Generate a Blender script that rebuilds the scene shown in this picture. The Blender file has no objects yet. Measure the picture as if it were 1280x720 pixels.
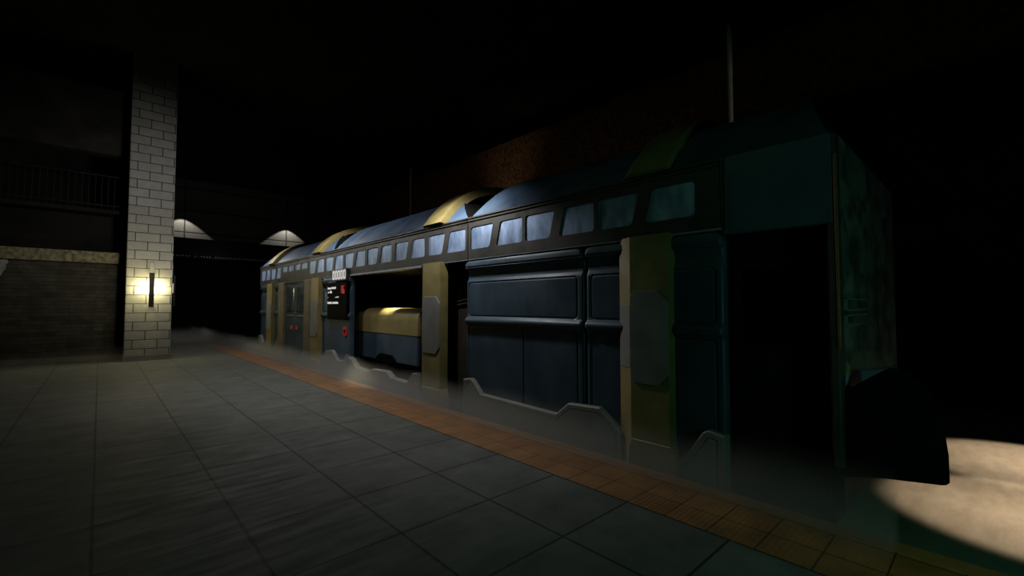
import bpy, bmesh, math, random
import numpy as np
from mathutils import Vector

random.seed(7)
SC = bpy.context.scene
COL = SC.collection
R = math.radians

# ------------------------------------------------------------------ render look
SC.view_settings.view_transform = 'Standard'
SC.view_settings.look = 'None'
SC.view_settings.gamma = 1.0
SC.view_settings.use_curve_mapping = False
SC.view_settings.exposure = 0.0
SC.cycles.use_denoising = True
SC.cycles.max_bounces = 5
SC.cycles.diffuse_bounces = 0
SC.cycles.glossy_bounces = 1
SC.cycles.transmission_bounces = 3
SC.cycles.volume_bounces = 0
SC.cycles.transparent_max_bounces = 8
SC.cycles.sample_clamp_indirect = 2.0
SC.cycles.volume_step_rate = 0.35
SC.cycles.volume_max_steps = 256

w = bpy.data.worlds.new('dark_station')
SC.world = w
w.use_nodes = True
w.node_tree.nodes['Background'].inputs[0].default_value = (0.004, 0.006, 0.006, 1)
w.node_tree.nodes['Background'].inputs[1].default_value = 0.0

# ------------------------------------------------------------------ materials
def new_mat(name):
    m = bpy.data.materials.new(name)
    m.use_nodes = True
    return m, m.node_tree.nodes, m.node_tree.links, m.node_tree.nodes['Principled BSDF']

def rgba(c):
    return (c[0], c[1], c[2], 1)

def dirty(name, c1, c2, scale=4.0, rough=0.5, rough2=None, metal=0.0, bump=0.05, bscale=30.0,
          lo=0.35, hi=0.65, spec=0.5, stretch=(1, 1, 1), detail=6.0):
    """two-tone worn surface: noise between two colours, roughness change, fine bump"""
    m, N, L, b = new_mat(name)
    tc = N.new('ShaderNodeTexCoord')
    mp = N.new('ShaderNodeMapping'); mp.inputs['Scale'].default_value = stretch
    L.new(tc.outputs['Object'], mp.inputs['Vector'])
    nz = N.new('ShaderNodeTexNoise'); nz.inputs['Scale'].default_value = scale
    nz.inputs['Detail'].default_value = detail; nz.inputs['Roughness'].default_value = 0.62
    L.new(mp.outputs[0], nz.inputs['Vector'])
    cr = N.new('ShaderNodeValToRGB')
    cr.color_ramp.elements[0].position = lo; cr.color_ramp.elements[0].color = rgba(c1)
    cr.color_ramp.elements[1].position = hi; cr.color_ramp.elements[1].color = rgba(c2)
    L.new(nz.outputs['Fac'], cr.inputs['Fac'])
    L.new(cr.outputs['Color'], b.inputs['Base Color'])
    mr = N.new('ShaderNodeMapRange')
    mr.inputs['From Min'].default_value = lo; mr.inputs['From Max'].default_value = hi
    mr.inputs['To Min'].default_value = rough; mr.inputs['To Max'].default_value = rough if rough2 is None else rough2
    L.new(nz.outputs['Fac'], mr.inputs['Value']); L.new(mr.outputs[0], b.inputs['Roughness'])
    b.inputs['Metallic'].default_value = metal
    b.inputs['Specular IOR Level'].default_value = spec
    if bump:
        n2 = N.new('ShaderNodeTexNoise'); n2.inputs['Scale'].default_value = bscale; n2.inputs['Detail'].default_value = 4
        L.new(mp.outputs[0], n2.inputs['Vector'])
        bp = N.new('ShaderNodeBump'); bp.inputs['Strength'].default_value = bump; bp.inputs['Distance'].default_value = 0.02
        L.new(n2.outputs['Fac'], bp.inputs['Height']); L.new(bp.outputs[0], b.inputs['Normal'])
    return m

def emitter(name, c, s, base=(0.02, 0.02, 0.02)):
    m, N, L, b = new_mat(name)
    b.inputs['Base Color'].default_value = rgba(base)
    b.inputs['Emission Color'].default_value = rgba(c)
    b.inputs['Emission Strength'].default_value = s
    return m

def blocks(name, bw, rh, mortar, c1, c2, cm, sx=0.0, sz=0.0, bump=0.5, rough=0.75, noise=0.35, nscale=6.0):
    """coursed masonry on upright faces: u = x + y, v = z"""
    m, N, L, b = new_mat(name)
    g = N.new('ShaderNodeNewGeometry')
    sp = N.new('ShaderNodeSeparateXYZ'); L.new(g.outputs['Position'], sp.inputs[0])
    ad = N.new('ShaderNodeMath'); ad.operation = 'ADD'
    L.new(sp.outputs['X'], ad.inputs[0]); L.new(sp.outputs['Y'], ad.inputs[1])
    cb = N.new('ShaderNodeCombineXYZ'); L.new(ad.outputs[0], cb.inputs['X']); L.new(sp.outputs['Z'], cb.inputs['Y'])
    mp = N.new('ShaderNodeMapping'); mp.inputs['Location'].default_value = (sx, sz, 0)
    L.new(cb.outputs[0], mp.inputs['Vector'])
    br = N.new('ShaderNodeTexBrick')
    br.inputs['Scale'].default_value = 1.0
    br.inputs['Brick Width'].default_value = bw; br.inputs['Row Height'].default_value = rh
    br.inputs['Mortar Size'].default_value = mortar; br.inputs['Mortar Smooth'].default_value = 0.25
    br.inputs['Color1'].default_value = rgba(c1); br.inputs['Color2'].default_value = rgba(c2)
    br.inputs['Mortar'].default_value = rgba(cm)
    L.new(mp.outputs[0], br.inputs['Vector'])
    nz = N.new('ShaderNodeTexNoise'); nz.inputs['Scale'].default_value = nscale; nz.inputs['Detail'].default_value = 8
    L.new(g.outputs['Position'], nz.inputs['Vector'])
    mr = N.new('ShaderNodeMapRange'); mr.inputs['To Min'].default_value = 1 - noise; mr.inputs['To Max'].default_value = 1 + noise
    L.new(nz.outputs['Fac'], mr.inputs['Value'])
    mx = N.new('ShaderNodeMix'); mx.data_type = 'RGBA'; mx.blend_type = 'MULTIPLY'; mx.inputs[0].default_value = 1
    L.new(br.outputs['Color'], mx.inputs[6]); L.new(mr.outputs[0], mx.inputs[7])
    L.new(mx.outputs[2], b.inputs['Base Color'])
    b.inputs['Roughness'].default_value = rough
    iv = N.new('ShaderNodeMath'); iv.operation = 'SUBTRACT'; iv.inputs[0].default_value = 1
    L.new(br.outputs['Fac'], iv.inputs[1])
    a2 = N.new('ShaderNodeMath'); a2.operation = 'MULTIPLY_ADD'; a2.inputs[1].default_value = 0.25
    L.new(nz.outputs['Fac'], a2.inputs[0]); L.new(iv.outputs[0], a2.inputs[2])
    bp = N.new('ShaderNodeBump'); bp.inputs['Strength'].default_value = bump; bp.inputs['Distance'].default_value = 0.03
    L.new(a2.outputs[0], bp.inputs['Height']); L.new(bp.outputs[0], b.inputs['Normal'])
    return m

def tiles(name, sxy, off, joint, c1, c2, cj, rough=(0.35, 0.6), pattern=None, bump=0.6, jx=1.0):
    """square floor tiles in world x, y with joints, wear and streaked gloss"""
    m, N, L, b = new_mat(name)
    g = N.new('ShaderNodeNewGeometry')
    mp = N.new('ShaderNodeMapping'); mp.inputs['Location'].default_value = (off[0], off[1], 0)
    L.new(g.outputs['Position'], mp.inputs['Vector'])
    br = N.new('ShaderNodeTexBrick')
    br.offset = 0.0; br.squash = 1.0
    br.inputs['Scale'].default_value = 1.0
    br.inputs['Brick Width'].default_value = sxy[0]; br.inputs['Row Height'].default_value = sxy[1]
    br.inputs['Mortar Size'].default_value = joint; br.inputs['Mortar Smooth'].default_value = 0.15
    br.inputs['Color1'].default_value = rgba(c1); br.inputs['Color2'].default_value = rgba(c2)
    br.inputs['Mortar'].default_value = rgba(cj)
    L.new(mp.outputs[0], br.inputs['Vector'])
    nz = N.new('ShaderNodeTexNoise'); nz.inputs['Scale'].default_value = 2.2; nz.inputs['Detail'].default_value = 9
    nz.inputs['Roughness'].default_value = 0.65
    L.new(g.outputs['Position'], nz.inputs['Vector'])
    mr = N.new('ShaderNodeMapRange'); mr.inputs['From Min'].default_value = 0.3; mr.inputs['From Max'].default_value = 0.7
    mr.inputs['To Min'].default_value = 0.62; mr.inputs['To Max'].default_value = 1.3
    L.new(nz.outputs['Fac'], mr.inputs['Value'])
    mx = N.new('ShaderNodeMix'); mx.data_type = 'RGBA'; mx.blend_type = 'MULTIPLY'; mx.inputs[0].default_value = 1
    L.new(br.outputs['Color'], mx.inputs[6]); L.new(mr.outputs[0], mx.inputs[7])
    L.new(mx.outputs[2], b.inputs['Base Color'])
    ms = N.new('ShaderNodeMapping'); ms.inputs['Scale'].default_value = (0.9, 4.5, 1)
    L.new(g.outputs['Position'], ms.inputs['Vector'])
    n3 = N.new('ShaderNodeTexNoise'); n3.inputs['Scale'].default_value = 2.0; n3.inputs['Detail'].default_value = 6
    L.new(ms.outputs[0], n3.inputs['Vector'])
    m2 = N.new('ShaderNodeMapRange'); m2.inputs['From Min'].default_value = 0.3; m2.inputs['From Max'].default_value = 0.7
    m2.inputs['To Min'].default_value = rough[0]; m2.inputs['To Max'].default_value = rough[1]
    L.new(n3.outputs['Fac'], m2.inputs['Value']); L.new(m2.outputs[0], b.inputs['Roughness'])
    iv = N.new('ShaderNodeMath'); iv.operation = 'SUBTRACT'; iv.inputs[0].default_value = 1
    L.new(br.outputs['Fac'], iv.inputs[1])
    h = iv.outputs[0]
    n4 = N.new('ShaderNodeTexNoise'); n4.inputs['Scale'].default_value = 45; n4.inputs['Detail'].default_value = 4
    L.new(g.outputs['Position'], n4.inputs['Vector'])
    a2 = N.new('ShaderNodeMath'); a2.operation = 'MULTIPLY_ADD'; a2.inputs[1].default_value = 0.12
    L.new(n4.outputs['Fac'], a2.inputs[0]); L.new(h, a2.inputs[2]); h = a2.outputs[0]
    if pattern:                                                     # raised warning studs
        vo = N.new('ShaderNodeTexVoronoi'); vo.inputs['Scale'].default_value = pattern; vo.inputs['Randomness'].default_value = 0
        L.new(mp.outputs[0], vo.inputs['Vector'])
        st = N.new('ShaderNodeMapRange'); st.inputs['From Min'].default_value = 0.25; st.inputs['From Max'].default_value = 0.42
        st.inputs['To Min'].default_value = 0.5; st.inputs['To Max'].default_value = 0.0
        L.new(vo.outputs['Distance'], st.inputs['Value'])
        a3 = N.new('ShaderNodeMath'); a3.operation = 'ADD'
        L.new(h, a3.inputs[0]); L.new(st.outputs[0], a3.inputs[1]); h = a3.outputs[0]
    bp = N.new('ShaderNodeBump'); bp.inputs['Strength'].default_value = bump; bp.inputs['Distance'].default_value = 0.012
    L.new(h, bp.inputs['Height']); L.new(bp.outputs[0], b.inputs['Normal'])
    return m

M = {}
M['blue'] = dirty('blue_train_paint', (0.036, 0.068, 0.108), (0.064, 0.108, 0.160), 1.6, 0.40, 0.58, 0.1, 0.03, 26, spec=0.4, stretch=(1, 1, 0.7))
M['roof'] = dirty('blue_roof_paint', (0.060, 0.105, 0.19), (0.105, 0.165, 0.27), 1.9, 0.4, 0.6, 0.1, 0.04, 22, stretch=(1, 1, 0.6))
M['gold'] = dirty('gold_rib_paint', (0.25, 0.195, 0.075), (0.35, 0.285, 0.115), 3.2, 0.42, 0.62, 0.1, 0.05, 28)
M['plate'] = dirty('grey_plate_metal', (0.19, 0.19, 0.185), (0.27, 0.27, 0.265), 2.6, 0.5, 0.7, 0.1, 0.05, 30)
M['band'] = dirty('dark_band_metal', (0.030, 0.028, 0.025), (0.055, 0.050, 0.043), 3.5, 0.42, 0.7, 0.1, 0.05, 30)
M['rail'] = dirty('blue_grey_trim_metal', (0.26, 0.29, 0.38), (0.38, 0.41, 0.5), 3, 0.35, 0.5, 0.3, 0.03)
M['pane'] = dirty('frosted_pale_pane', (0.27, 0.40, 0.66), (0.50, 0.66, 1.0), 5.5, 0.40, 0.52, 0.62, 0.03, 30, stretch=(1, 1, 0.5))
M['black'] = dirty('black_nose_rubber', (0.004, 0.005, 0.005), (0.008, 0.009, 0.009), 3, 0.9, 1.0, 0.0, 0.03, spec=0.0)
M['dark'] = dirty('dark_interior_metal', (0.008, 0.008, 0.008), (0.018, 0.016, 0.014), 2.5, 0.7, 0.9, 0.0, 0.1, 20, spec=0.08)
M['rust'] = dirty('brown_gangway_metal', (0.022, 0.017, 0.012), (0.055, 0.042, 0.03), 2.0, 0.6, 0.85, 0.0, 0.2, 14, spec=0.3)
M['post'] = dirty('tan_post_paint', (0.16, 0.135, 0.085), (0.26, 0.225, 0.15), 3, 0.5, 0.7, 0.05, 0.05)
M['endface'] = dirty('stained_end_panel', (0.030, 0.060, 0.062), (0.135, 0.20, 0.20), 2.6, 0.45, 0.7, 0.05, 0.05, 24, lo=0.40, hi=0.62, stretch=(1, 1, 1.6), detail=9)
M['stripe'] = dirty('lit_blue_stripe', (0.12, 0.28, 0.46), (0.16, 0.34, 0.52), 4, 0.4, 0.5, 0.0, 0.02)  # blue end paint with the light on it put into the colour
M['orange_edge'] = dirty('orange_edge_trim', (0.22, 0.10, 0.05), (0.30, 0.14, 0.07), 8, 0.4, 0.5, 0.2, 0.02)
M['glass'] = dirty('dim_door_glass', (0.06, 0.09, 0.10), (0.10, 0.14, 0.15), 3, 0.12, 0.25, 0.0, 0.0, spec=0.6)
M['screen'] = dirty('black_screen_glass', (0.003, 0.003, 0.003), (0.004, 0.004, 0.004), 3, 0.6, 0.7, 0.0, 0.0, spec=0.02)
M['sign'] = dirty('grey_sign_board', (0.10, 0.10, 0.10), (0.14, 0.14, 0.14), 4, 0.5, 0.6, 0.0, 0.02)
M['white_led'] = emitter('white_display_digits', (1.0, 0.98, 0.94), 0.62)
M['text_led'] = emitter('white_screen_text', (1.0, 1.0, 0.98), 0.55)
M['red_led'] = emitter('red_screen_digits', (1.0, 0.03, 0.04), 0.42)
M['red'] = emitter('red_handle_added_glow', (1.0, 0.02, 0.03), 0.07, (0.25, 0.015, 0.02))  # faint glow added to lift the red of the release
M['red_dim'] = emitter('red_door_handle', (1.0, 0.06, 0.03), 0.12, (0.4, 0.03, 0.02))  # door handles are no lamps; a slight glow is added
M['lamp'] = emitter('warm_lamp_tube', (1.0, 0.86, 0.50), 60.0)
M['lamp_off'] = emitter('dim_lamp_tube', (1.0, 0.9, 0.7), 0.5)
M['jet'] = dirty('jet_black_concrete', (0.012, 0.012, 0.011), (0.03, 0.029, 0.026), 1.2, 0.85, 0.95, 0.0, 0.2, 12, spec=0.1)  # near-black concrete for the ceiling, upper gallery and far side wall
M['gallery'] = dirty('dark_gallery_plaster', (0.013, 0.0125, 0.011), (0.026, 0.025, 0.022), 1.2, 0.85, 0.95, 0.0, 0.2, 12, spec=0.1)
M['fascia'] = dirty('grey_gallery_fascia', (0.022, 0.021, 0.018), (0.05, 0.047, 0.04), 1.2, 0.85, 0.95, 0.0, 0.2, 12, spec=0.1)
M['paper'] = dirty('pale_torn_paper', (0.20, 0.20, 0.19), (0.42, 0.41, 0.39), 9, 0.8, 0.9, 0.0, 0.05)
M['block'] = blocks('painted_block_masonry', 0.60, 0.277, 0.013, (0.30, 0.295, 0.28), (0.36, 0.355, 0.335), (0.04, 0.038, 0.035), -0.05, -0.09, 0.55, 0.6, 0.22)
M['stone'] = blocks('coursed_stone', 0.55, 0.115, 0.005, (0.042, 0.039, 0.028), (0.072, 0.067, 0.047), (0.028, 0.026, 0.02), 0.2, 0.0, 0.8, 0.9, 0.85, 4.0)
M['ledge'] = dirty('mottled_concrete_ledge', (0.10, 0.09, 0.05), (0.40, 0.35, 0.21), 9.0, 0.8, 0.9, 0.0, 0.3, 30)
M['plinth'] = dirty('dark_plinth_concrete', (0.11, 0.11, 0.105), (0.16, 0.16, 0.15), 5, 0.8, 0.9, 0.0, 0.2, 30)
M['concrete'] = dirty('soot_concrete', (0.13, 0.125, 0.12), (0.22, 0.21, 0.195), 1.2, 0.8, 0.9, 0.0, 0.2, 12)
M['slab'] = blocks('large_wall_slabs', 5.86, 1.4, 0.045, (0.075, 0.072, 0.064), (0.09, 0.086, 0.077), (0.005, 0.005, 0.005), -2.58, -0.67, 0.4, 0.85, 0.25)
for n_ in M['slab'].node_tree.nodes:
    if n_.type == 'TEX_BRICK': n_.offset = 0.0
M['girder'] = dirty('rusty_girder', (0.035, 0.02, 0.011), (0.22, 0.11, 0.055), 11.0, 0.85, 0.95, 0.0, 0.5, 60, detail=12, spec=0.15)
M['ironwork'] = dirty('dark_iron', (0.012, 0.012, 0.011), (0.024, 0.023, 0.021), 4, 0.7, 0.85, 0.1, 0.05, spec=0.2)
M['pole'] = dirty('weathered_pole_metal', (0.30, 0.29, 0.25), (0.42, 0.41, 0.36), 4, 0.6, 0.8, 0.1, 0.05)
M['fixture'] = dirty('black_fixture_metal', (0.008, 0.008, 0.008), (0.016, 0.015, 0.014), 4, 0.3, 0.45, 0.6, 0.02)
M['conduit'] = dirty('grey_conduit_metal', (0.34, 0.33, 0.30), (0.42, 0.41, 0.37), 5, 0.5, 0.6, 0.2, 0.02)
M['stud'] = dirty('glint_stud_metal', (0.4, 0.4, 0.4), (0.6, 0.6, 0.6), 5, 0.35, 0.5, 0.5, 0.0)
M['tile'] = tiles('grey_platform_tiles', (0.85, 0.85), (0.0, 0.35, 0), 0.011, (0.110, 0.118, 0.110), (0.134, 0.142, 0.132), (0.018, 0.019, 0.018), (0.6, 0.8))
M['tile'].node_tree.nodes['Principled BSDF'].inputs['Specular IOR Level'].default_value = 0.3
M['strip'] = tiles('orange_warning_tiles', (0.33, 0.34), (-0.07, 0.18, 0), 0.006, (0.30, 0.125, 0.035), (0.36, 0.155, 0.048), (0.06, 0.03, 0.015), (0.4, 0.65), 24.0)
M['kerb'] = dirty('orange_kerb_stone', (0.30, 0.13, 0.04), (0.42, 0.19, 0.065), 4, 0.5, 0.7, 0.0, 0.1, 30)
M['bed'] = dirty('dusty_track_concrete', (0.36, 0.31, 0.25), (0.47, 0.41, 0.34), 3.5, 0.85, 0.95, 0.0, 0.35, 60, stretch=(0.7, 2.0, 1))

# ------------------------------------------------------------------ mesh helpers
class MB:
    """collects boxes, prisms and strips in world coordinates and links them as ONE mesh"""
    def __init__(self):
        self.bm = bmesh.new()

    def box(self, x0, x1, y0, y1, z0, z1, bevel=0.0, seg=2):
        b = bmesh.new()
        bmesh.ops.create_cube(b, size=1)
        for v in b.verts:
            v.co = Vector(((x0 + x1) / 2 + v.co.x * (x1 - x0), (y0 + y1) / 2 + v.co.y * (y1 - y0), (z0 + z1) / 2 + v.co.z * (z1 - z0)))
        if bevel:
            bmesh.ops.bevel(b, geom=b.edges[:], offset=bevel, segments=seg, profile=0.5, affect='EDGES')
        return self.merge(b)

    def merge(self, b):
        me = bpy.data.meshes.new('tmp'); b.to_mesh(me); b.free()
        self.bm.from_mesh(me); bpy.data.meshes.remove(me)
        return self

    def prism(self, pts, axis, a0, a1, bevel=0.0, seg=2):
        """polygon pts (2-D) pushed along an axis: 'x' pts=(y,z), 'y' pts=(x,z), 'z' pts=(x,y)"""
        def P(p, a):
            return {'x': (a, p[0], p[1]), 'y': (p[0], a, p[1]), 'z': (p[0], p[1], a)}[axis]
        b = bmesh.new()
        lo = [b.verts.new(P(p, a0)) for p in pts]; hi = [b.verts.new(P(p, a1)) for p in pts]
        n = len(pts)
        b.faces.new(lo); b.faces.new(hi)
        for i in range(n):
            b.faces.new((lo[i], lo[(i + 1) % n], hi[(i + 1) % n], hi[i]))
        bmesh.ops.recalc_face_normals(b, faces=b.faces[:])
        if bevel:
            bmesh.ops.bevel(b, geom=b.edges[:], offset=bevel, segments=seg, profile=0.5, affect='EDGES')
        return self.merge(b)

    def cyl(self, p0, p1, r, n=12, r2=None):
        p0, p1 = Vector(p0), Vector(p1)
        d = p1 - p0
        b = bmesh.new()
        bmesh.ops.create_cone(b, cap_ends=True, segments=n, radius1=r, radius2=r if r2 is None else r2, depth=d.length)
        q = Vector((0, 0, 1)).rotation_difference(d.normalized())
        for v in b.verts:
            v.co = q @ v.co + (p0 + p1) / 2
        return self.merge(b)

    def rings(self, rings, caps=True):
        """skin a list of equal vertex rings (each closed)"""
        b = bmesh.new()
        vr = [[b.verts.new(p) for p in r] for r in rings]
        n = len(rings[0])
        for i in range(len(vr) - 1):
            for k in range(n):
                b.faces.new((vr[i][k], vr[i][(k + 1) % n], vr[i + 1][(k + 1) % n], vr[i + 1][k]))
        if caps:
            b.faces.new(vr[0]); b.faces.new(vr[-1])
        bmesh.ops.recalc_face_normals(b, faces=b.faces[:])
        return self.merge(b)

    def build(self, name, mat, parent=None, smooth=None):
        me = bpy.data.meshes.new(name)
        if parent is not None:
            off = parent.matrix_basis.translation
            p = parent.parent
            while p is not None:
                off = off + p.matrix_basis.translation; p = p.parent
            for v in self.bm.verts:
                v.co -= off
        self.bm.to_mesh(me); self.bm.free()
        me.materials.append(M[mat])
        if smooth is not None:
            for pl in me.polygons:
                pl.use_smooth = True
            me.set_sharp_from_angle(angle=R(smooth))
        o = bpy.data.objects.new(name, me)
        COL.objects.link(o)
        if parent is not None:
            o.parent = parent
        return o

def tag(o, label, cat, group=None, kind=None):
    o['label'] = label
    o['category'] = cat
    if group: o['group'] = group
    if kind: o['kind'] = kind
    return o

def thing(name, loc, label, cat, group=None):
    o = bpy.data.objects.new(name, None)
    o.empty_display_size = 0.2
    o.location = loc
    COL.objects.link(o)
    return tag(o, label, cat, group)

def struct(o, label, cat):
    return tag(o, label, cat, None, 'structure')

# ------------------------------------------------------------------ the setting
ROOFZ = 9.6
f = MB().box(-7, 3.40, -4, 34, -0.5, 0).build('floor', 'tile')
struct(f, 'grey square tiled station platform floor', 'floor')
t = MB().box(3.40, 4.06, -4, 25.0, -0.5, 0.004).build('trim_1', 'strip')
struct(t, 'orange studded warning strip along the platform edge', 'warning strip')
t = MB().box(4.06, 4.25, -4, 25.0, -0.5, 0.008, 0.012).build('trim_2', 'kerb')
struct(t, 'narrow orange kerb stones at the very platform edge beside the train', 'kerb')
t = MB().box(3.40, 4.25, 25.0, 34, -0.5, 0.0).build('trim_3', 'tile')
struct(t, 'bare grey platform edge beyond the orange strip', 'platform edge')
f = MB().box(4.25, 14, -6, 36, -0.7, -0.5).build('floor_track', 'bed')
struct(f, 'dusty concrete track bed lit in front of the train nose', 'track bed')
c = MB().box(-7, 14, -6, 36, ROOFZ, ROOFZ + 0.3).build('ceiling', 'jet')
struct(c, 'dark concrete station ceiling', 'ceiling')

# stone block behind the columns
wl = MB()
wl.box(-7, 1.25, 18.9, 34, 0, 3.02)
o = wl.build('wall_left', 'stone'); struct(o, 'dim coursed stone wall behind the block column', 'wall')
o = MB().box(-7, 1.25, 18.88, 19.1, 0, 0.16, 0.02).build('baseboard_left', 'plinth'); struct(o, 'low concrete plinth along the foot of the stone wall', 'baseboard')
o = MB().box(-7, 1.3, 18.78, 34, 3.02, 3.37, 0.015).build('trim_4', 'ledge'); struct(o, 'mottled pale concrete ledge on top of the stone wall', 'ledge')
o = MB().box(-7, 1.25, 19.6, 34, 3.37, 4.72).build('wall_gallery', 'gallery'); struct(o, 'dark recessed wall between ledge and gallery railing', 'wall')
o = MB().box(-7, 1.25, 23.0, 34, 4.72, ROOFZ).build('wall_upper', 'jet'); struct(o, 'dark back wall of the upper gallery', 'wall')
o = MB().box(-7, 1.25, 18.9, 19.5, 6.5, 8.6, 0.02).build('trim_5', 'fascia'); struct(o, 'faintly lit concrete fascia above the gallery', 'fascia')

# far end of the station
wb = MB()
wb.box(-7, 14, 34, 34.4, 5.0, ROOFZ)
o = wb.build('wall_back', 'slab'); struct(o, 'far end wall of large pale slabs with two pools of light', 'wall')
bm_ = MB()
bm_.box(1.25, 14, 32.2, 34, 5.25, 5.70)
o = bm_.build('trim_6', 'dark'); struct(o, 'dark crossbeam under the lit slabs at the far end', 'beam')
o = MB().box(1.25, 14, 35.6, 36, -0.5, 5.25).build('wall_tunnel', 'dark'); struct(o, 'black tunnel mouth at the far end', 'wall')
st = MB()
k = 2.0
while k < 8.6:
    st.box(k, k + 0.07, 32.14, 32.2, 4.60, 4.66, 0.015, 1)  # made-up studs stand in for glints along the beam edge
    k += random.choice((0.14, 0.14, 0.17, 0.3)) if k < 4.8 else 0.14
st.box(1.25, 14, 32.2, 32.5, 4.50, 5.25)
o = st.build('trim_7', 'stud'); struct(o, 'thin row of studs standing in for glints under the far crossbeam', 'studded beam')
o.data.materials.append(M['dark'])
for p in o.data.polygons:
    if p.center.y > 32.19: p.material_index = 1

# across the track: soot-black wall, and a rusty girder in front of it
o = MB().box(13.6, 14.0, -6, 36, -0.5, ROOFZ).build('wall_right', 'jet'); struct(o, 'soot-black side wall far across the track', 'wall')
gb = MB()
gb.prism([(11.28, 6.2), (11.62, 6.2), (11.62, 6.26), (11.49, 6.26), (11.49, 7.91), (11.62, 7.91), (11.62, 7.97), (11.28, 7.97), (11.28, 7.91), (11.41, 7.91), (11.41, 6.26), (11.28, 6.26)], 'y', -5.8, 33.8, 0.006, 1)
o = gb.build('trim_8', 'girder'); struct(o, 'rusty brown overhead girder behind the train with a lit patch', 'girder')

# ------------------------------------------------------------------ columns and sconces
def column(x0, x1, y0, y1, label):
    root = thing('block_column', ((x0 + x1) / 2, (y0 + y1) / 2, 0), label, 'column', None)
    MB().box(x0, x1, y0, y1, 0.16, ROOFZ, 0.018, 2).build('shaft', 'block', root)
    MB().box(x0 - 0.03, x1 + 0.03, y0 - 0.04, y1 + 0.03, 0, 0.17, 0.012, 2).build('plinth', 'plinth', root)
    return root

column(0.56, 1.69, 17.90, 19.3, 'tall pale block column with a glowing sconce on its front')

def sconce(x, y, axis, label, lamp, z0=1.66, z1=2.72, zc=2.28, metal='fixture', conduit=True):
    """dark bar held off the column with a short lamp tube hidden behind it; axis 'y' faces -y, 'x' faces +x"""
    root = thing('wall_sconce', (x, y, z0), label, 'wall lamp')
    def bx(mb, u0, u1, d0, d1, a, b_, bev=0.0):
        if axis == 'y': mb.box(x + u0, x + u1, y - d1, y - d0, a, b_, bev)
        else: mb.box(x + d0, x + d1, y + u0, y + u1, a, b_, bev)
        return mb
    bx(MB(), -0.065, 0.065, 0.10, 0.15, z0, z1, 0.012).build('bar', metal, root)
    bx(MB(), -0.03, 0.03, -0.004, 0.11, z0 + 0.08, z0 + 0.14, 0.006).build('bracket', 'fixture', root)
    bx(MB(), -0.03, 0.03, -0.004, 0.11, z1 - 0.14, z1 - 0.08, 0.006).build('bracket', 'fixture', root)
    bx(MB(), -0.05, 0.05, 0.075, 0.098, zc - 0.16, zc + 0.16, 0.01).build('lamp_tube', lamp, root)
    if conduit:
        cd = MB(); bx(cd, -0.06, 0.06, -0.004, 0.07, z1 - 0.02, z1 + 0.33, 0.012)
        cd.build('junction_box', 'conduit', root)
    return root

sconce(1.17, 17.90, 'y', 'black bar sconce glowing yellow on the front of the block column', 'lamp')
sconce(1.69, 18.6, 'x', 'black bar sconce seen edge-on at the right side of the block column', 'lamp_off')
pp = MB().prism([(-2.30, 2.50), (-2.06, 2.54), (-2.03, 2.66), (-1.98, 2.72), (-1.97, 2.86), (-1.93, 2.93), (-1.95, 3.00), (-2.30, 2.99)], 'y', 18.885, 18.90).build('paper_sign', 'paper')
tag(pp, 'torn pale paper sign on the stone wall at the left picture edge', 'sign')

# ------------------------------------------------------------------ gallery railing
rl = thing('gallery_railing', (-2.6, 18.95, 4.72), 'dim iron balcony railing of thin balusters left of the column', 'railing')
for nm, z in (('top_rail', 5.80), ('bottom_rail', 4.86)):
    MB().cyl((-7, 18.95, z), (0.56, 18.95, z), 0.028, 8).build(nm, 'ironwork', rl)
xx = -3.2
while xx < 0.55:
    MB().cyl((xx, 18.95, 4.72), (xx, 18.95, 5.80), 0.016, 6).build('baluster', 'ironwork', rl)
    xx += 0.15
o = MB().box(-7, 1.25, 18.85, 23.1, 4.60, 4.72).build('trim_9', 'gallery'); struct(o, 'edge of the gallery floor slab under the railing', 'slab')

# ------------------------------------------------------------------ poles behind the train
def pole(y, label):
    root = thing('track_pole', (8.6, y, -0.5), label, 'pole', None)
    MB().cyl((8.6, y, -0.45), (8.6, y, 6.85), 0.045, 14).build('shaft', 'pole', root, 40)
    MB().cyl((8.6, y, 6.85), (8.6, y, 7.02), 0.045, 14, 0.012).build('cap', 'pole', root, 40)
    MB().cyl((8.6, y, -0.5), (8.6, y, -0.44), 0.16, 16).build('base_plate', 'ironwork', root, 40)
pole(3.24, 'thin grey pole rising high above the front train car')
pole(14.95, 'thin dim pole just above the roof of the second train car')

# ------------------------------------------------------------------ train
XS = 4.40            # side plane of the cars
XC = 5.95            # centre line
PROF = [(0.0, 3.12), (0.10, 3.25), (0.22, 3.385), (0.36, 3.52), (0.52, 3.64), (0.70, 3.74), (0.92, 3.82), (1.2, 3.885), (1.55, 3.91)]
FULL = [(XS + a, z) for a, z in PROF] + [(2 * XC - XS - a, z) for a, z in PROF[-2::-1]]

def roof(y0, y1, parent, lean0=0.46, lean1=0.46):
    """arched roof whose two ends lean back; the cut ends are dark"""
    out = []
    for yb, ln in ((y0, lean0), (y1, -lean1)):
        out.append([(x, yb + ln * (z - 3.12), z) for x, z in FULL])
    o = MB().rings(out).build('roof', 'roof', parent, 28)
    o.data.materials.append(M['dark'])
    for p in o.data.polygons:
        if len(p.vertices) > 4: p.material_index = 1  # end caps coloured near black for the shade in the roof notch
    return o

def offset_profile(d):
    pts = []
    for i, (x, z) in enumerate(FULL):
        a = Vector(FULL[max(i - 1, 0)]); b = Vector(FULL[min(i + 1, len(FULL) - 1)])
        t_ = (b - a).normalized(); nrm = Vector((-t_.y, t_.x))
        pts.append((x + nrm.x * d, z + nrm.y * d))
    return pts

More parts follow.
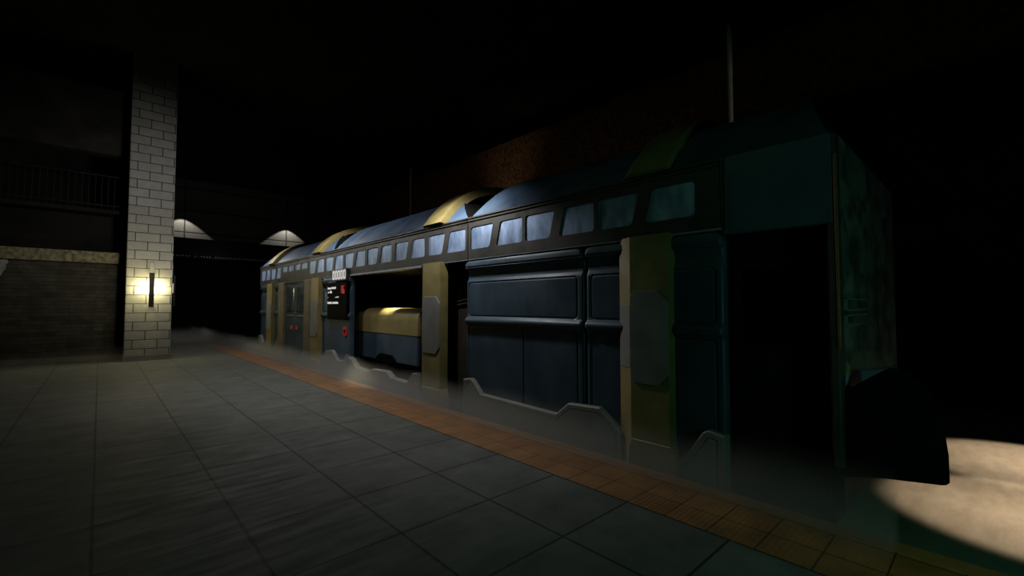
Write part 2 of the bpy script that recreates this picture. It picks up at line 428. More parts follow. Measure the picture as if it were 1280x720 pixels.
def roof_rib(y0, y1, bev, parent):
    inner = offset_profile(-0.03); outer = offset_profile(0.11)
    # lower lip of the rib hangs to the band and is cut square
    outer[0] = (XS - 0.11, 3.15); inner[0] = (XS + 0.02, 3.13)
    outer[-1] = (2 * XC - XS + 0.11, 3.15); inner[-1] = (2 * XC - XS - 0.02, 3.13)
    rings = []
    for (xi, zi), (xo, zo) in zip(inner, outer):
        rings.append([(xi, y0, zi), (xo, y0 + 0.015, zo), (xo, y1 - bev, zo), (xi, y1, zi)])
    return MB().rings(rings).build('roof_rib', 'gold', parent, 28)

def side_rib(y0, y1, bev, parent, plate=True):
    """upright gold rib under the band with a six-sided grey plate and a flared foot"""
    xo = XS - 0.105
    mb = MB()
    mb.rings([[(XS + 0.05, y0, z), (xo, y0 + 0.012, z), (xo, y1 - bev, z), (XS - 0.002, y1, z), (XS + 0.05, y1, z)] for z in (-0.4, 2.46)])
    rib = mb.build('side_rib', 'gold', parent)
    ft = MB()
    ft.prism([(y0 - 0.06, -0.4), (y0 - 0.06, 0.13), (y0 - 0.01, 0.26), (y1 - bev, 0.26), (y1 - bev + 0.04, 0.13), (y1 - bev + 0.04, -0.4)], 'x', XS - 0.112, XS + 0.05, 0.008, 1)
    ft.build('rib_foot', 'gold', rib)
    if plate:
        a, b = y0 + 0.012, y1 - bev
        pl = MB()
        za, zb = 0.86, 1.86
        c_ = 0.12
        x2 = xo - 0.012
        bb = bmesh.new()
        poly = [(a, za + c_), (a + c_, za), (y1 - bev - 0.05, za), (y1 - bev, za + 0.06), (y1 - bev, zb - 0.06), (y1 - bev - 0.05, zb), (a + c_, zb), (a, zb - c_)]
        pl.prism(poly, 'x', x2, xo + 0.03, 0.005, 1)
        # the plate wraps the far bevel of the rib
        q = [(xo - 0.010, y1 - bev), (XS - 0.012, y1 - 0.004), (XS + 0.02, y1 - 0.004), (xo + 0.03, y1 - bev)]
        pl.prism(q, 'z', za + 0.16, zb - 0.16, 0.003, 1)
        o = pl.build('armour_plate', 'plate', rib)
        o['label'] = 'grey six-sided plate on the gold rib'
    return rib

def pane_shape(y_hi, y_lo, z0, z1, slant):
    """loop of (y, z); slant 'lo' leans the edge at the smaller y, 'hi' the edge at the larger y"""
    s = 0.085 * (z1 - z0) / 0.33
    if slant == 'lo':
        c = [(y_hi, z0), (y_lo + s, z0), (y_lo, z1), (y_hi, z1)]
    else:
        c = [(y_hi, z0), (y_lo, z0), (y_lo, z1), (y_hi - s, z1)]
    return rounded(c, 0.05)

def rounded(c, r, n=4):
    pts = []
    k = len(c)
    for i in range(k):
        p0, p, p1 = Vector(c[i - 1]), Vector(c[i]), Vector(c[(i + 1) % k])
        d0 = (p0 - p).normalized(); d1 = (p1 - p).normalized()
        a, b = p + d0 * r, p + d1 * r
        for j in range(n + 1):
            u = j / n
            q = a * (1 - u) ** 2 + p * 2 * u * (1 - u) + b * u ** 2
            pts.append((q.x, q.y))
    return pts

def shrink(loop, d):
    cx = sum(p[0] for p in loop) / len(loop); cz = sum(p[1] for p in loop) / len(loop)
    ex = max(abs(p[0] - cx) for p in loop); ez = max(abs(p[1] - cz) for p in loop)
    return [(cx + (p[0] - cx) * (1 - d / ex), cz + (p[1] - cz) * (1 - d / ez)) for p in loop]

def window_band(y0, y1, wins, parent):
    """dark strip with one hole per pane, panes set back in the holes"""
    zb, zt = 2.452, 3.13
    xf, xb = XS - 0.03, XS + 0.05
    bm = bmesh.new()
    out = [bm.verts.new((xf, y, z)) for y, z in ((y0, zb), (y1, zb), (y1, zt), (y0, zt))]
    edges = [bm.edges.new((out[i], out[(i + 1) % 4])) for i in range(4)]
    loops = []
    for (yh, yl, z0, z1, s) in wins:
        lp = pane_shape(yh, yl, z0, z1, s); loops.append(lp)
        vs = [bm.verts.new((xf, y, z)) for y, z in lp]
        edges += [bm.edges.new((vs[i], vs[(i + 1) % len(vs)])) for i in range(len(vs))]
    bmesh.ops.triangle_fill(bm, edges=edges, use_beauty=True, use_dissolve=False)
    ext = bmesh.ops.extrude_face_region(bm, geom=bm.faces[:])
    for v in ext['geom']:
        if isinstance(v, bmesh.types.BMVert): v.co.x = xb
    bmesh.ops.recalc_face_normals(bm, faces=bm.faces[:])
    mb = MB(); mb.merge(bm)
    # thin raised ribs of the band
    mb.box(xf - 0.018, xf + 0.01, y0, y1, 3.06, 3.085, 0.004, 1)
    mb.box(xf - 0.018, xf + 0.01, y0, y1, 3.105, 3.13, 0.004, 1)
    o = mb.build('window_band', 'band', parent)
    for lp in loops:
        MB().prism(shrink(lp, -0.012), 'x', xf + 0.012, xf + 0.04).build('window', 'pane', parent)
    return o

def heightfield(name, mat, parent, y0, y1, zbot, ztop, insets, joints=(), r=0.11, step=0.011):
    """pressed side panel: shaped across its height, rounded upper corners, fine grooves"""
    prof_z = [ztop, ztop - 0.02, ztop - 0.05, 2.335, 2.30, 2.27, 2.20, 2.13, 2.085, 2.06, 1.56, 1.52, 1.495, 1.47, 1.44, 1.41, 1.385, 1.36, 1.0, zbot]
    prof_x = [0.02, -0.014, -0.028, -0.034, -0.028, 0.020, 0.040, 0.030, 0.008, 0.004, 0.004, 0.0, -0.030, -0.046, -0.046, -0.030, 0.0, 0.008, 0.010, 0.012]
    def prof(z):
        return np.interp(z, prof_z[::-1], prof_x[::-1])
    ny = max(8, int((y1 - y0) / step)); nz = max(8, int((ztop - zbot) / step))
    Y, Z = np.meshgrid(np.linspace(y0, y1, ny), np.linspace(zbot, ztop, nz))
    dy = np.minimum(Y - y0, y1 - Y)
    cap = ztop - np.where(dy < r, r - np.sqrt(np.maximum(r * r - (r - dy) ** 2, 0)), 0)
    Zc = np.where(Z > cap, cap, Z)
    X = prof(Zc)
    edge = np.minimum(dy, cap - Zc + 0.0)
    X = X + 0.022 * np.clip(1 - dy / 0.03, 0, 1) ** 2
    X = X + np.where(dy < r, 0.022 * np.clip(1 - (cap - Zc) / 0.03, 0, 1) ** 2, 0)
    for (a, b, c, d, rr) in insets:                                 # rounded groove outlines
        qx = np.abs(Y - (a + b) / 2) - ((b - a) / 2 - rr); qz = np.abs(Zc - (c + d) / 2) - ((d - c) / 2 - rr)
        sd = np.sqrt(np.maximum(qx, 0) ** 2 + np.maximum(qz, 0) ** 2) + np.minimum(np.maximum(qx, qz), 0) - rr
        X = X + 0.016 * np.clip(1 - np.abs(sd) / 0.013, 0, 1) + 0.004 * (sd < 0)
    for (ya, c, d) in joints:                                       # upright grooves
        X = X + 0.014 * np.clip(1 - np.abs(Y - ya) / 0.013, 0, 1) * ((Zc > c) & (Zc < d))
    X = X + 0.014 * np.clip(1 - np.abs(Zc - 2.318) / 0.012, 0, 1) * (dy > 0.03)
    X = X + XS
    vs = np.stack([X.ravel(), Y.ravel(), Zc.ravel()], 1)
    idx = np.arange(ny * nz).reshape(nz, ny)
    fa = np.stack([idx[:-1, :-1].ravel(), idx[1:, :-1].ravel(), idx[1:, 1:].ravel(), idx[:-1, 1:].ravel()], 1)
    # return edge all round, pushed back so that the panel has thickness
    per = np.concatenate([idx[0, :], idx[1:, -1], idx[-1, -2::-1], idx[-2:0:-1, 0]])
    back = vs[per].copy(); back[:, 0] = XS + 0.11
    n0 = len(vs); m_ = len(per)
    vs = np.concatenate([vs, back])
    fr = [(int(per[i]), int(per[(i + 1) % m_]), n0 + (i + 1) % m_, n0 + i) for i in range(m_)]
    off = parent.matrix_basis.translation
    vs = vs - np.array([off.x, off.y, off.z])
    me = bpy.data.meshes.new(name)
    me.from_pydata(vs.tolist(), [], [tuple(map(int, q)) for q in fa] + fr)
    me.materials.append(M[mat])
    for p in me.polygons: p.use_smooth = True
    me.update()
    me.set_sharp_from_angle(angle=R(50))
    o = bpy.data.objects.new(name, me); COL.objects.link(o); o.parent = parent
    return o

def skirt_plate(line, parent, x0=XS - 0.05, border=0.045, groove=True, zbot=-0.42):
    """thick grey plate with a stepped upper edge, bevelled, with a groove following its border"""
    poly = [(line[0][0], zbot)] + list(line) + [(line[-1][0], zbot)]
    bm = bmesh.new()
    vf = [bm.verts.new((x0, y, z)) for y, z in poly]
    face = bm.faces.new(vf)
    bmesh.ops.recalc_face_normals(bm, faces=[face])
    if face.normal.x > 0: face.normal_flip()
    ext = bmesh.ops.extrude_face_region(bm, geom=[face])
    nf = [e for e in ext['geom'] if isinstance(e, bmesh.types.BMFace)][0]
    # nf is the moved copy; push it back to be the rear face
    for v in nf.verts: v.co.x = XS + 0.06
    bmesh.ops.recalc_face_normals(bm, faces=bm.faces[:])
    bm.faces.ensure_lookup_table()
    fronts = [q for q in bm.faces if all(abs(v.co.x - x0) < 1e-5 for v in q.verts)]
    if not fronts:
        bm.faces.new([v for v in vf]); fronts = [bm.faces[-1]]
        bm.faces.ensure_lookup_table()
        bmesh.ops.recalc_face_normals(bm, faces=bm.faces[:])
        fronts = [q for q in bm.faces if all(abs(v.co.x - x0) < 1e-5 for v in q.verts)]
    front = fronts[0]
    bmesh.ops.inset_region(bm, faces=[front], thickness=0.014, depth=0.012, use_even_offset=True)
    if groove:
        bmesh.ops.inset_region(bm, faces=[front], thickness=border, depth=0.0, use_even_offset=True)
        bmesh.ops.inset_region(bm, faces=[front], thickness=0.008, depth=-0.014, use_even_offset=True)
        bmesh.ops.inset_region(bm, faces=[front], thickness=0.008, depth=0.014, use_even_offset=True)
    mb = MB(); mb.merge(bm)
    return mb.build('skirt_plate', 'plate', parent)

# ---------------- front car
car = thing('train_car', (XC, 3.3, -0.5), 'front blue train car nearest the camera with dark cab doorway and black nose', 'train car', None)
XR = 2 * XC - XS
b = MB()
b.box(XR - 0.12, XR, 0.90, 5.76, -0.12, 3.12)
b.box(XR - 0.12, XR, 1.5, 5.76, -0.38, -0.12)                       # far side
b.box(XS + 0.12, XR - 0.12, 0.93, 5.72, -0.12, -0.02)
b.box(XS + 0.12, XR - 0.12, 1.6, 5.72, -0.42, -0.12)               # floor
b.box(XS + 0.06, XR, 0.90, 5.76, 2.46, 3.12)                        # ceiling void
b.box(XS + 0.10, XS + 0.22, 1.78, 5.76, -0.38, 2.47)                # behind the side panels
b.box(XS + 0.3, XR - 0.12, 5.55, 5.76, -0.02, 2.47)                 # rear bulkhead
b.box(XS + 0.30, XR - 0.12, 0.90, 1.00, -0.02, 2.47)                # front bulkhead
b.box(XS + 0.12, XS + 0.9, 1.80, 1.90, -0.02, 2.47)                 # doorway return
for yy in (1.7, 4.6):                                               # wheel trucks
    b.box(XS + 0.35, XR - 0.35, yy - 0.1, yy + 1.1, -0.5, -0.36, 0.02)
b.build('body', 'dark', car)
roof(0.88, 5.74, car)
roof_rib(2.26, 2.92, 0.20, car)
side_rib(2.26, 2.92, 0.20, car)
wins = []
for ya in (5.70, 4.45, 3.20):
    wins.append((ya, ya - 0.555, 2.605, 2.965, 'lo')); wins.append((ya - 0.625, ya - 1.19, 2.605, 2.965, 'hi'))
window_band(1.77, 5.765, wins, car)
heightfield('side_panel', 'blue', car, 3.45, 5.85, -0.38, 2.44,
            [(3.55, 5.79, 1.535, 2.07, 0.06), (3.55, 5.79, 0.30, 1.375, 0.05)], [(4.52, 0.30, 1.37)])
heightfield('side_panel', 'blue', car, 2.80, 3.41, -0.38, 2.44,
            [(2.70, 3.34, 1.535, 2.07, 0.06), (2.70, 3.34, 0.30, 1.375, 0.05)])
heightfield('side_panel', 'blue', car, 1.76, 2.30, -0.38, 2.44,
            [(1.84, 2.5, 1.535, 2.07, 0.05), (1.84, 2.5, 0.30, 1.36, 0.05)])
skirt_plate([(5.85, 0.52), (5.66, 0.55), (5.58, 0.50), (5.41, 0.34), (3.86, 0.31), (3.66, 0.475), (3.18, 0.50), (2.88, 0.27)], car)
skirt_plate([(2.27, 0.14), (2.20, 0.15), (2.12, 0.22), (1.95, 0.47), (1.90, 0.50), (1.745, 0.47)], car, XS - 0.065)
MB().box(XS - 0.028, XS + 0.03, 1.76, 5.765, 2.432, 2.455, 0.006).build('trim_rail', 'rail', car)
# plain cab panel above the doorway, flush and rounded at its front edge
cp = MB()
cp.box(XS - 0.02, XS + 0.07, 0.865, 1.735, 2.38, 3.14, 0.018, 3)
cp.build('cab_panel', 'blue', car)
MB().box(XS - 0.012, XS + 0.06, 1.735, 1.77, 2.38, 3.14, 0.005).build('seam_strip', 'band', car)
# recessed cab door
dr = MB().box(XS + 0.26, XS + 0.31, 0.99, 1.78, 0.0, 2.40, 0.01)
d = dr.build('door', 'dark', car)
MB().box(XS + 0.235, XS + 0.262, 1.12, 1.64, 1.35, 2.05, 0.03, 3).build('door_window', 'screen', d)
MB().box(XS + 0.225, XS + 0.262, 1.06, 1.10, 0.95, 1.25, 0.01).build('door_handle', 'ironwork', d)
MB().box(XS + 0.14, XS + 0.30, 0.95, 1.78, -0.05, 0.0).build('door_step', 'dark', car)
# corner post and end face
MB().box(XS - 0.015, XS + 0.16, 0.845, 0.905, 0.40, 3.13, 0.012).build('corner_post', 'band', car)
MB().box(XS - 0.026, XS + 0.0, 0.836, 0.856, 1.35, 2.95, 0.004, 1).build('edge_trim', 'orange_edge', car)
ef = MB()
ef.prism([(XS + 0.14, 0.42), (XR, 0.42), (XR, 3.08), (XR - 0.06, 3.16), (XS + 0.20, 3.16), (XS + 0.14, 3.10)], 'y', 0.85, 0.95, 0.012, 2)
o = ef.build('end_panel', 'endface', car); o['label'] = 'stained blue-green end face of the car'
for za, zb in ((1.655, 1.765), (1.525, 1.625)):
    hp = MB()
    loop = rounded([(XS + 0.21, za), (XS + 1.08, za), (XS + 1.08, zb), (XS + 0.21, zb)], 0.035)
    hp.prism(loop, 'y', 0.832, 0.86)
    inner = shrink(loop, 0.014)
    fr = hp.build('slot_frame', 'plate', o)
    MB().prism(inner, 'y', 0.828, 0.836).build('slot_cover', 'endface', fr)
MB().prism([(XS + 0.16, 0.45), (XR - 0.05, 0.45), (XR - 0.05, 0.93), (XS + 2.65, 0.955), (XS + 0.16, 1.145)], 'y', 0.838, 0.86).build('stripe_panel', 'stripe', car)
MB().prism([(XS + 0.20, 1.145), (XS + 0.50, 1.12), (XS + 0.20, 1.23)], 'y', 0.838, 0.86).build('marker', 'gold', car)
# black nose below the end face
prof = [(0.88, 0.30), (0.62, 0.36), (0.262, 0.405), (0.243, 0.425), (0.243, 0.62), (0.258, 0.78), (0.29, 0.94), (0.335, 1.06), (0.40, 1.16), (0.48, 1.215), (0.56, 1.215), (0.68, 1.13), (0.82, 1.02), (0.88, 0.97)]
ns = MB()
rings = []
for x_, fy, kz in ((XS + 0.09, 0.96, 1.02), (XS + 0.12, 0.995, 1.0), (XS + 0.30, 0.97, 1.06), (XS + 0.36, 0.90, 1.10)):
    rings.append([(x_, 0.88 - (0.88 - y) * fy, 1.7 - (1.7 - z) * kz if z > 0.5 else z) for y, z in prof])
ns.rings(rings)
ns.build('nose_fender', 'black', car, 40)
MB().prism([(0.90, 0.36), (0.66, 0.36), (0.61, 0.38), (0.60, 0.42), (0.64, 0.50), (0.90, 0.55)], 'x', XS + 0.34, XR - 0.15, 0.02, 2).build('buffer_beam', 'black', car)

# ---------------- second car
car2 = thing('train_car', (XC, 12.2, -0.5), 'second blue train car with the open doorway and lit display, behind the front car', 'train car', None)
b = MB()
b.box(XR - 0.12, XR, 5.80, 18.55, -0.38, 3.12)
b.box(XS + 0.12, XR - 0.12, 5.80, 18.5, -0.42, -0.02)
b.box(XS + 0.06, XR, 5.80, 18.55, 2.46, 3.12)
b.box(XS + 0.45, XS + 0.5, 6.38, 7.30, -0.02, 2.47)                 # wall behind the rib
b.box(XS + 0.12, XS + 0.5, 7.22, 7.27, -0.02, 2.47)                 # doorway jamb
b.box(XS + 0.12, XS + 0.20, 10.66, 18.50, -0.38, 2.47)
b.box(XS + 0.30, XR - 0.12, 18.40, 18.54, -0.02, 2.47)
b.box(XS + 0.30, XR - 0.12, 11.35, 11.45, -0.02, 2.47)              # cross wall beyond the doorway
b.box(XR - 0.6, XR - 0.2, 7.3, 10.4, 1.2, 2.2, 0.05)                # dark lockers on the far side
for yy in (7.6, 10.4, 13.6, 16.6):
    b.box(XS + 0.35, XR - 0.35, yy - 0.6, yy + 0.6, -0.5, -0.36, 0.02)
b.build('body', 'dark', car2)
gw = MB()
gw.box(XS + 0.28, XS + 0.40, 5.80, 6.46, -0.38, 2.47)
for z_ in (1.74, 1.80, 2.02, 2.08):
    gw.cyl((XS + 0.26, 5.80, z_ + 0.05), (XS + 0.26, 6.46, z_ - 0.03), 0.014, 6)
gw.box(XS + 0.24, XS + 0.28, 6.1, 6.14, -0.3, 2.4, 0.005)
o = gw.build('gangway_panel', 'rust', car2); o['label'] = 'dark brown recessed panel beside the gold rib'
roof(5.80, 11.44, car2, 1.5, 0.46)
roof(11.50, 18.52, car2, 1.5, 0.46)
for y0, y1 in ((6.45, 7.20), (12.30, 13.05), (16.69, 17.48)):
    roof_rib(y0, y1, 0.18, car2)
    side_rib(y0, y1, 0.18, car2)
wins = []
for ya in (6.97, 8.22, 9.49, 10.74, 11.99, 13.25, 17.10, 18.36):
    wins.append((ya, ya - 0.535, 2.605, 2.965, 'lo')); wins.append((ya - 0.59, ya - 1.125, 2.605, 2.965, 'hi'))
for ya in (14.56, 15.79):
    wins.append((ya, ya - 0.53, 2.78, 2.955, 'lo')); wins.append((ya - 0.60, ya - 1.13, 2.78, 2.955, 'hi'))
window_band(5.785, 18.55, wins, car2)
MB().box(XS - 0.028, XS + 0.03, 5.785, 18.5, 2.432, 2.455, 0.006).build('trim_rail', 'rail', car2)
MB().box(XS - 0.04, XS + 0.10, 7.22, 10.44, 2.405, 2.432, 0.006).build('lintel_rail', 'rail', car2)
heightfield('side_panel', 'blue', car2, 10.45, 12.30, -0.38, 2.44, [(10.5, 12.22, 1.535, 2.07, 0.05)], (), step=0.02)
heightfield('side_panel', 'blue', car2, 16.10, 16.72, -0.38, 2.44, [(16.16, 16.8, 1.535, 2.07, 0.05)], (), step=0.02)
heightfield('side_panel', 'blue', car2, 17.46, 18.52, -0.38, 2.44, [(17.4, 18.46, 1.535, 2.07, 0.05)], (), step=0.02)
heightfield('side_panel', 'blue', car2, 13.02, 13.20, -0.38, 2.44, [], (), step=0.02)
for y0, y1 in ((13.17, 13.60), (15.53, 16.10)):
    MB().box(XS - 0.06, XS + 0.12, y0, y1, -0.4, 2.445, 0.02).build('door_post', 'post', car2)
for y0, y1, hs in ((13.61, 14.56, 14.42), (14.57, 15.52, 14.92)):
    d = MB().box(XS + 0.02, XS + 0.10, y0, y1, -0.05, 2.44, 0.012).build('door', 'blue', car2)
    MB().box(XS - 0.004, XS + 0.03, y0 + 0.12, y1 - 0.12, 1.5, 2.28, 0.03, 3).build('door_window', 'glass', d)
    MB().box(XS - 0.012, XS + 0.03, y0 + 0.2, y1 - 0.2, 1.38, 1.41, 0.006).build('door_bar', 'rail', d)
    loop = rounded([(hs - 0.06, 0.97), (hs + 0.06, 0.97), (hs + 0.06, 1.08), (hs - 0.06, 1.08)], 0.045)
    MB().prism(loop, 'x', XS + 0.005, XS + 0.03).build('door_handle', 'red_dim', d)
MB().box(XS - 0.02, XS + 0.11, 13.62, 15.51, -0.42, -0.06, 0.01).build('door_sill', 'plate', car2)
skirt_plate([(10.43, 0.49), (10.32, 0.47), (10.20, 0.44), (9.98, 0.30), (9.33, 0.26), (9.14, 0.335), (8.55, 0.355), (8.47, 0.34), (8.28, 0.25), (7.66, 0.235), (7.45, 0.43), (7.28, 0.46)], car2, groove=False)
skirt_plate([(12.27, 0.34), (12.05, 0.36), (11.82, 0.53), (11.42, 0.58), (11.34, 0.54), (11.08, 0.36), (10.73, 0.37), (10.56, 0.53), (10.46, 0.55)], car2, groove=False)
skirt_plate([(18.50, 0.62), (18.2, 0.62), (18.0, 0.40), (17.62, 0.40), (17.5, 0.5)], car2, groove=False)
skirt_plate([(16.68, 0.28), (16.5, 0.30), (16.3, 0.55), (16.12, 0.6)], car2, groove=False)
skirt_plate([(13.60, 0.34), (13.3, 0.40), (13.06, 0.44)], car2, XS - 0.075, groove=False)

# number sign under the band
sg = MB().box(XS - 0.10, XS - 0.035, 10.47, 11.36, 2.315, 2.60, 0.008).build('number_sign', 'sign', car2)
for i in range(5):
    cy = 11.255 - i * 0.168
    loop = rounded([(cy + 0.066, 2.345), (cy - 0.066, 2.345), (cy - 0.066, 2.57), (cy + 0.066, 2.57)], 0.05, 5)
    inner = rounded([(cy + 0.032, 2.385), (cy - 0.032, 2.385), (cy - 0.032, 2.53), (cy + 0.032, 2.53)], 0.022, 5)
    bm = bmesh.new()
    n = len(loop)
    A = [bm.verts.new((XS - 0.104, y, z)) for y, z in loop]; B = [bm.verts.new((XS - 0.104, y, z)) for y, z in inner]
    C_ = [bm.verts.new((XS - 0.098, y, z)) for y, z in loop]; D = [bm.verts.new((XS - 0.098, y, z)) for y, z in inner]
    for k in range(n):
        j = (k + 1) % n
        bm.faces.new((A[k], A[j], B[j], B[k])); bm.faces.new((A[k], C_[k], C_[j], A[j])); bm.faces.new((B[k], B[j], D[j], D[k]))
    mb = MB(); mb.merge(bm); mb.build('digit', 'white_led', sg)

# black information screen
sc = MB().box(XS - 0.075, XS - 0.01, 10.50, 11.73, 1.36, 2.27, 0.012).build('information_screen', 'screen', car2)
def words(specs, name):
    for (ya, yb, z0, z1, letters) in specs:
        mb = MB()
        wl_ = (ya - yb) / letters
        for i in range(letters):
            a = ya - i * wl_; hh = z1 - (0.012 if (i * 7 + letters) % 3 == 0 else 0.0)
            mb.box(XS - 0.080, XS - 0.0745, a - wl_ * 0.78, a, z0, hh)
            if i % 2: mb.box(XS - 0.080, XS - 0.0745, a - wl_, a - wl_ * 0.7, z0 + (z1 - z0) * 0.4, z0 + (z1 - z0) * 0.65)
        mb.build(name, 'text_led', sc)
words([(11.69, 11.45, 2.115, 2.165, 4), (11.42, 11.15, 2.12, 2.175, 4)], 'screen_text')
words([(11.66, 11.60, 2.015, 2.06, 1), (11.54, 11.41, 2.015, 2.08, 2)], 'screen_text')
words([(11.69, 11.64, 1.905, 1.918, 1), (11.20, 10.95, 1.90, 1.925, 3)], 'screen_text')
words([(11.69, 11.40, 1.745, 1.80, 5), (11.36, 10.98, 1.745, 1.80, 5)], 'screen_text')
def seg(cy, cz, on):
    h, w_ = 0.19, 0.10
    S = {'a': (cy - w_ / 2, cy + w_ / 2, cz + h / 2 - 0.022, cz + h / 2), 'd': (cy - w_ / 2, cy + w_ / 2, cz - h / 2, cz - h / 2 + 0.022),
         'g': (cy - w_ / 2, cy + w_ / 2, cz - 0.011, cz + 0.011),
         'f': (cy + w_ / 2 - 0.028, cy + w_ / 2, cz, cz + h / 2), 'e': (cy + w_ / 2 - 0.028, cy + w_ / 2, cz - h / 2, cz),
         'b': (cy - w_ / 2, cy - w_ / 2 + 0.028, cz, cz + h / 2), 'c': (cy - w_ / 2, cy - w_ / 2 + 0.028, cz - h / 2, cz)}
    rd = MB()
    for s_ in on:
        y0, y1, z0, z1 = S[s_]
        rd.box(XS - 0.080, XS - 0.0745, y0, y1, z0, z1)
    rd.build('red_digit', 'red_led', sc)
seg(10.83, 2.10, 'bc'); seg(10.68, 2.09, 'afgecd')

hd = MB()
loop = rounded([(10.85, 0.96), (10.60, 0.96), (10.60, 1.19), (10.85, 1.19)], 0.09, 5)
hd.prism(loop, 'x', XS - 0.018, XS + 0.03, 0.005, 1)
h_ = hd.build('door_release', 'red', car2); h_['label'] = 'round red door release on the blue panel'
MB().prism(shrink(loop, 0.07), 'x', XS - 0.021, XS - 0.01).build('release_recess', 'dark', h_)

# ---------------- gold-topped housing inside the open doorway
hs = thing('machine_housing', (5.45, 9.47, -0.02), 'gold-topped blue machine housing inside the open train doorway', 'machine', None)
X0, X1, r_ = 4.75, 6.15, 0.26
top = [(X0, 1.07)]
for i in range(9):
    a = math.pi - i * math.pi / 16
    top.append((X0 + r_ + r_ * math.cos(a), 1.385 + r_ * math.sin(a)))
for i in range(9):
    a = math.pi / 2 - i * math.pi / 16
    top.append((X1 - r_ + r_ * math.cos(a), 1.385 + r_ * math.sin(a)))
top.append((X1, 1.07))
MB().prism(top, 'y', 7.96, 11.0, 0.006, 1).build('top_cover', 'gold', hs, 30)
MB().box(X0 + 0.012, X1 - 0.012, 7.98, 10.98, 0.46, 1.075, 0.01).build('cabinet', 'blue', hs)
pb = MB()
pb.box(X0 + 0.10, X1 - 0.10, 8.05, 10.9, -0.02, 0.48)
pb.build('plinth', 'dark', hs)
MB().prism([(9.55, 0.62), (9.0, 0.60), (8.85, 0.50), (9.0, 0.40), (9.7, 0.42), (9.75, 0.52)], 'x', X0 - 0.03, X0 + 0.13, 0.01, 1).build('vent_opening', 'black', hs)

# ------------------------------------------------------------------ low fog
m, N, L, bs = new_mat('low_fog')
N.remove(bs)
out = N['Material Output']
vs = N.new('ShaderNodeVolumeScatter'); vs.inputs['Color'].default_value = (0.95, 0.91, 0.84, 1); vs.inputs['Anisotropy'].default_value = 0.15
g = N.new('ShaderNodeTexCoord'); sp = N.new('ShaderNodeSeparateXYZ'); L.new(g.outputs['Object'], sp.inputs[0])
nz = N.new('ShaderNodeTexNoise'); nz.inputs['Scale'].default_value = 0.7; nz.inputs['Detail'].default_value = 2
L.new(g.outputs['Object'], nz.inputs['Vector'])
mz = N.new('ShaderNodeMath'); mz.operation = 'MULTIPLY_ADD'; mz.inputs[1].default_value = 0.4; mz.inputs[2].default_value = 0.36
L.new(nz.outputs['Fac'], mz.inputs[0])
dv = N.new('ShaderNodeMath'); dv.operation = 'DIVIDE'; L.new(sp.outputs['Z'], dv.inputs[0]); L.new(mz.outputs[0], dv.inputs[1])
sb = N.new('ShaderNodeMath'); sb.operation = 'SUBTRACT'; sb.use_clamp = True; sb.inputs[0].default_value = 1.0; L.new(dv.outputs[0], sb.inputs[1])
mx_ = N.new('ShaderNodeMapRange'); mx_.interpolation_type = 'SMOOTHSTEP'; mx_.inputs['From Min'].default_value = 3.75; mx_.inputs['From Max'].default_value = 4.25; mx_.inputs['To Min'].default_value = 0.03
L.new(sp.outputs['X'], mx_.inputs['Value'])
my_ = N.new('ShaderNodeMapRange'); my_.interpolation_type = 'SMOOTHSTEP'; my_.inputs['From Min'].default_value = 17.0; my_.inputs['From Max'].default_value = 27.0; my_.inputs['To Max'].default_value = 0.2
L.new(sp.outputs['Y'], my_.inputs['Value'])
mm_ = N.new('ShaderNodeMath'); mm_.operation = 'MAXIMUM'; L.new(mx_.outputs[0], mm_.inputs[0]); L.new(my_.outputs[0], mm_.inputs[1])
pw = N.new('ShaderNodeMath'); pw.operation = 'POWER'; pw.inputs[1].default_value = 1.3; L.new(sb.outputs[0], pw.inputs[0])
ml = N.new('ShaderNodeMath'); ml.operation = 'MULTIPLY'; ml.inputs[1].default_value = 2.6
m3_ = N.new('ShaderNodeMath'); m3_.operation = 'MULTIPLY'; L.new(pw.outputs[0], m3_.inputs[0]); L.new(mm_.outputs[0], m3_.inputs[1]); L.new(m3_.outputs[0], ml.inputs[0])
L.new(ml.outputs[0], vs.inputs['Density']); L.new(vs.outputs[0], out.inputs['Volume'])
M['fog'] = m
fg = MB().prism([(-1.75, 0.5), (4.262, 0.5), (4.262, 33), (1.8, 33), (1.8, 17.8), (-1.75, 17.8)], 'z', 0.012, 0.9).build('ground_fog', 'fog')
tag(fg, 'thin grey fog lying low along the platform and train', 'fog', None, 'stuff')

# ------------------------------------------------------------------ lights
def light(kind, name, loc, energy, color, aim=None, size=0.1, angle=90, blend=0.5):
    ld = bpy.data.lights.new(name, kind)
    ld.energy = energy; ld.color = color
    if kind in ('POINT', 'SPOT'): ld.shadow_soft_size = size
    if kind == 'SPOT': ld.spot_size = R(angle); ld.spot_blend = blend
    o = bpy.data.objects.new(name, ld); COL.objects.link(o); o.location = loc
    if aim is not None:
        o.rotation_euler = (Vector(aim) - Vector(loc)).to_track_quat('-Z', 'Y').to_euler()
    return o

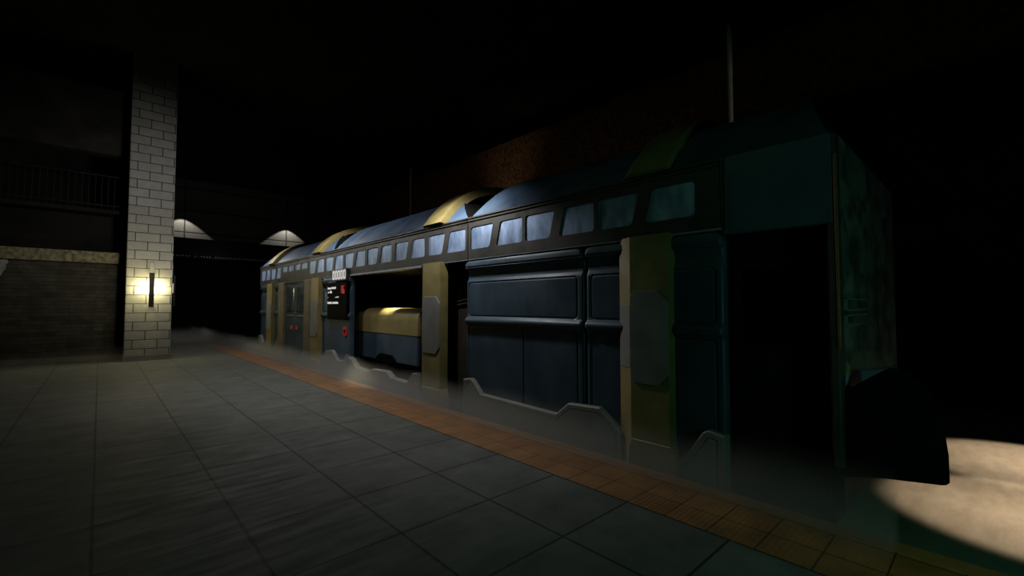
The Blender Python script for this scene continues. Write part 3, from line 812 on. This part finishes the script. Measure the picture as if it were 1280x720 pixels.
LAMP = (1.0, 0.98, 0.93)
light('SPOT', 'platform_lamp', (3.78, 6.05, 3.75), 125, LAMP, (4.6, 6.05, 2.0), 0.08, 142, 0.6)
light('SPOT', 'platform_lamp', (3.60, 11.7, 4.0), 95, LAMP, (3.60, 11.7, 0), 0.08, 178, 0.15)
light('SPOT', 'platform_lamp', (3.60, 17.7, 4.0), 95, LAMP, (3.60, 17.7, 0), 0.08, 178, 0.15)
light('SPOT', 'roof_wash_fill', (3.3, 8.9, 4.5), 28, LAMP, (4.9, 9.0, 3.5), 0.1, 130, 0.8)  # added to even out the light along the train roof
light('SPOT', 'concourse_fill', (2.3, 9.8, 4.0), 100, LAMP, (3.0, 10.2, 0), 0.2, 106, 0.8)  # unseen fill added for the mid floor and the doorway housing
light('SPOT', 'column_fill', (1.7, 12.0, 4.4), 300, (1.0, 0.97, 0.92), (1.18, 18, 4.4), 0.2, 76, 1.0)  # unseen spot added to brighten the column front
light('POINT', 'sconce_glow', (0.99, 17.75, 2.26), 24.0, (1.0, 0.88, 0.42), None, 0.04)
light('POINT', 'sconce_glow', (1.35, 17.75, 2.26), 24.0, (1.0, 0.88, 0.42), None, 0.04)
light('POINT', 'sconce_spill', (0.85, 16.9, 2.5), 17, (1.0, 0.86, 0.42), None, 0.1)
light('SPOT', 'doorway_lamp', (5.12, 9.4, 2.40), 290, (1.0, 0.87, 0.55), (5.10, 9.4, 1.6), 0.05, 58, 0.5)
light('POINT', 'teal_light', (2.9, -1.2, 1.5), 22, (0.28, 1.0, 0.64), None, 0.2)  # unseen teal light near the camera, no fixture
light('POINT', 'teal_light', (1.8, 2.4, 4.6), 6, (0.32, 1.0, 0.50), None, 0.2)  # second teal light added to reach the rib and roof from above
light('SPOT', 'track_floodlight', (7.17, -0.45, 0.9), 105, (1.0, 0.80, 0.56), (7.17, -0.35, -0.5), 0.05, 88, 0.25)
light('SPOT', 'track_floodlight', (9.6, -0.6, 0.9), 125, (1.0, 0.80, 0.56), (9.5, -0.5, -0.5), 0.05, 92, 0.25)
light('SPOT', 'far_downlight', (3.6, 33.4, 7.6), 260, (1.0, 0.95, 0.84), (3.6, 33.4, 0), 0.03, 96, 0.15)
light('SPOT', 'far_downlight', (9.6, 33.4, 7.6), 260, (1.0, 0.95, 0.84), (9.6, 33.4, 0), 0.03, 96, 0.15)
light('POINT', 'far_beam_fill', (5.0, 31.2, 4.3), 6, (0.9, 0.95, 1.0), None, 0.05)  # small light added to bring out the studs and beam face
light('SPOT', 'girder_lamp', (9.0, 12.4, 5.6), 26, (1.0, 0.85, 0.62), (11.3, 12.5, 7.3), 0.1, 80, 1.0)
light('SPOT', 'pole_fill', (7.9, 1.6, 5.4), 6, (1.0, 0.95, 0.82), (8.6, 3.24, 5.6), 0.1, 70, 1.0)  # added so that the near pole shows against the dark

# ------------------------------------------------------------------ camera
cd = bpy.data.cameras.new('camera'); cam = bpy.data.objects.new('camera', cd); COL.objects.link(cam)
cd.sensor_fit = 'HORIZONTAL'; cd.sensor_width = 36; cd.lens = 556 / 1280 * 36
cd.clip_start = 0.05; cd.clip_end = 200
cam.location = (0, 0, 1.7)
cam.rotation_euler = (R(90 + 2.27), 0, R(-42.8))
SC.camera = cam
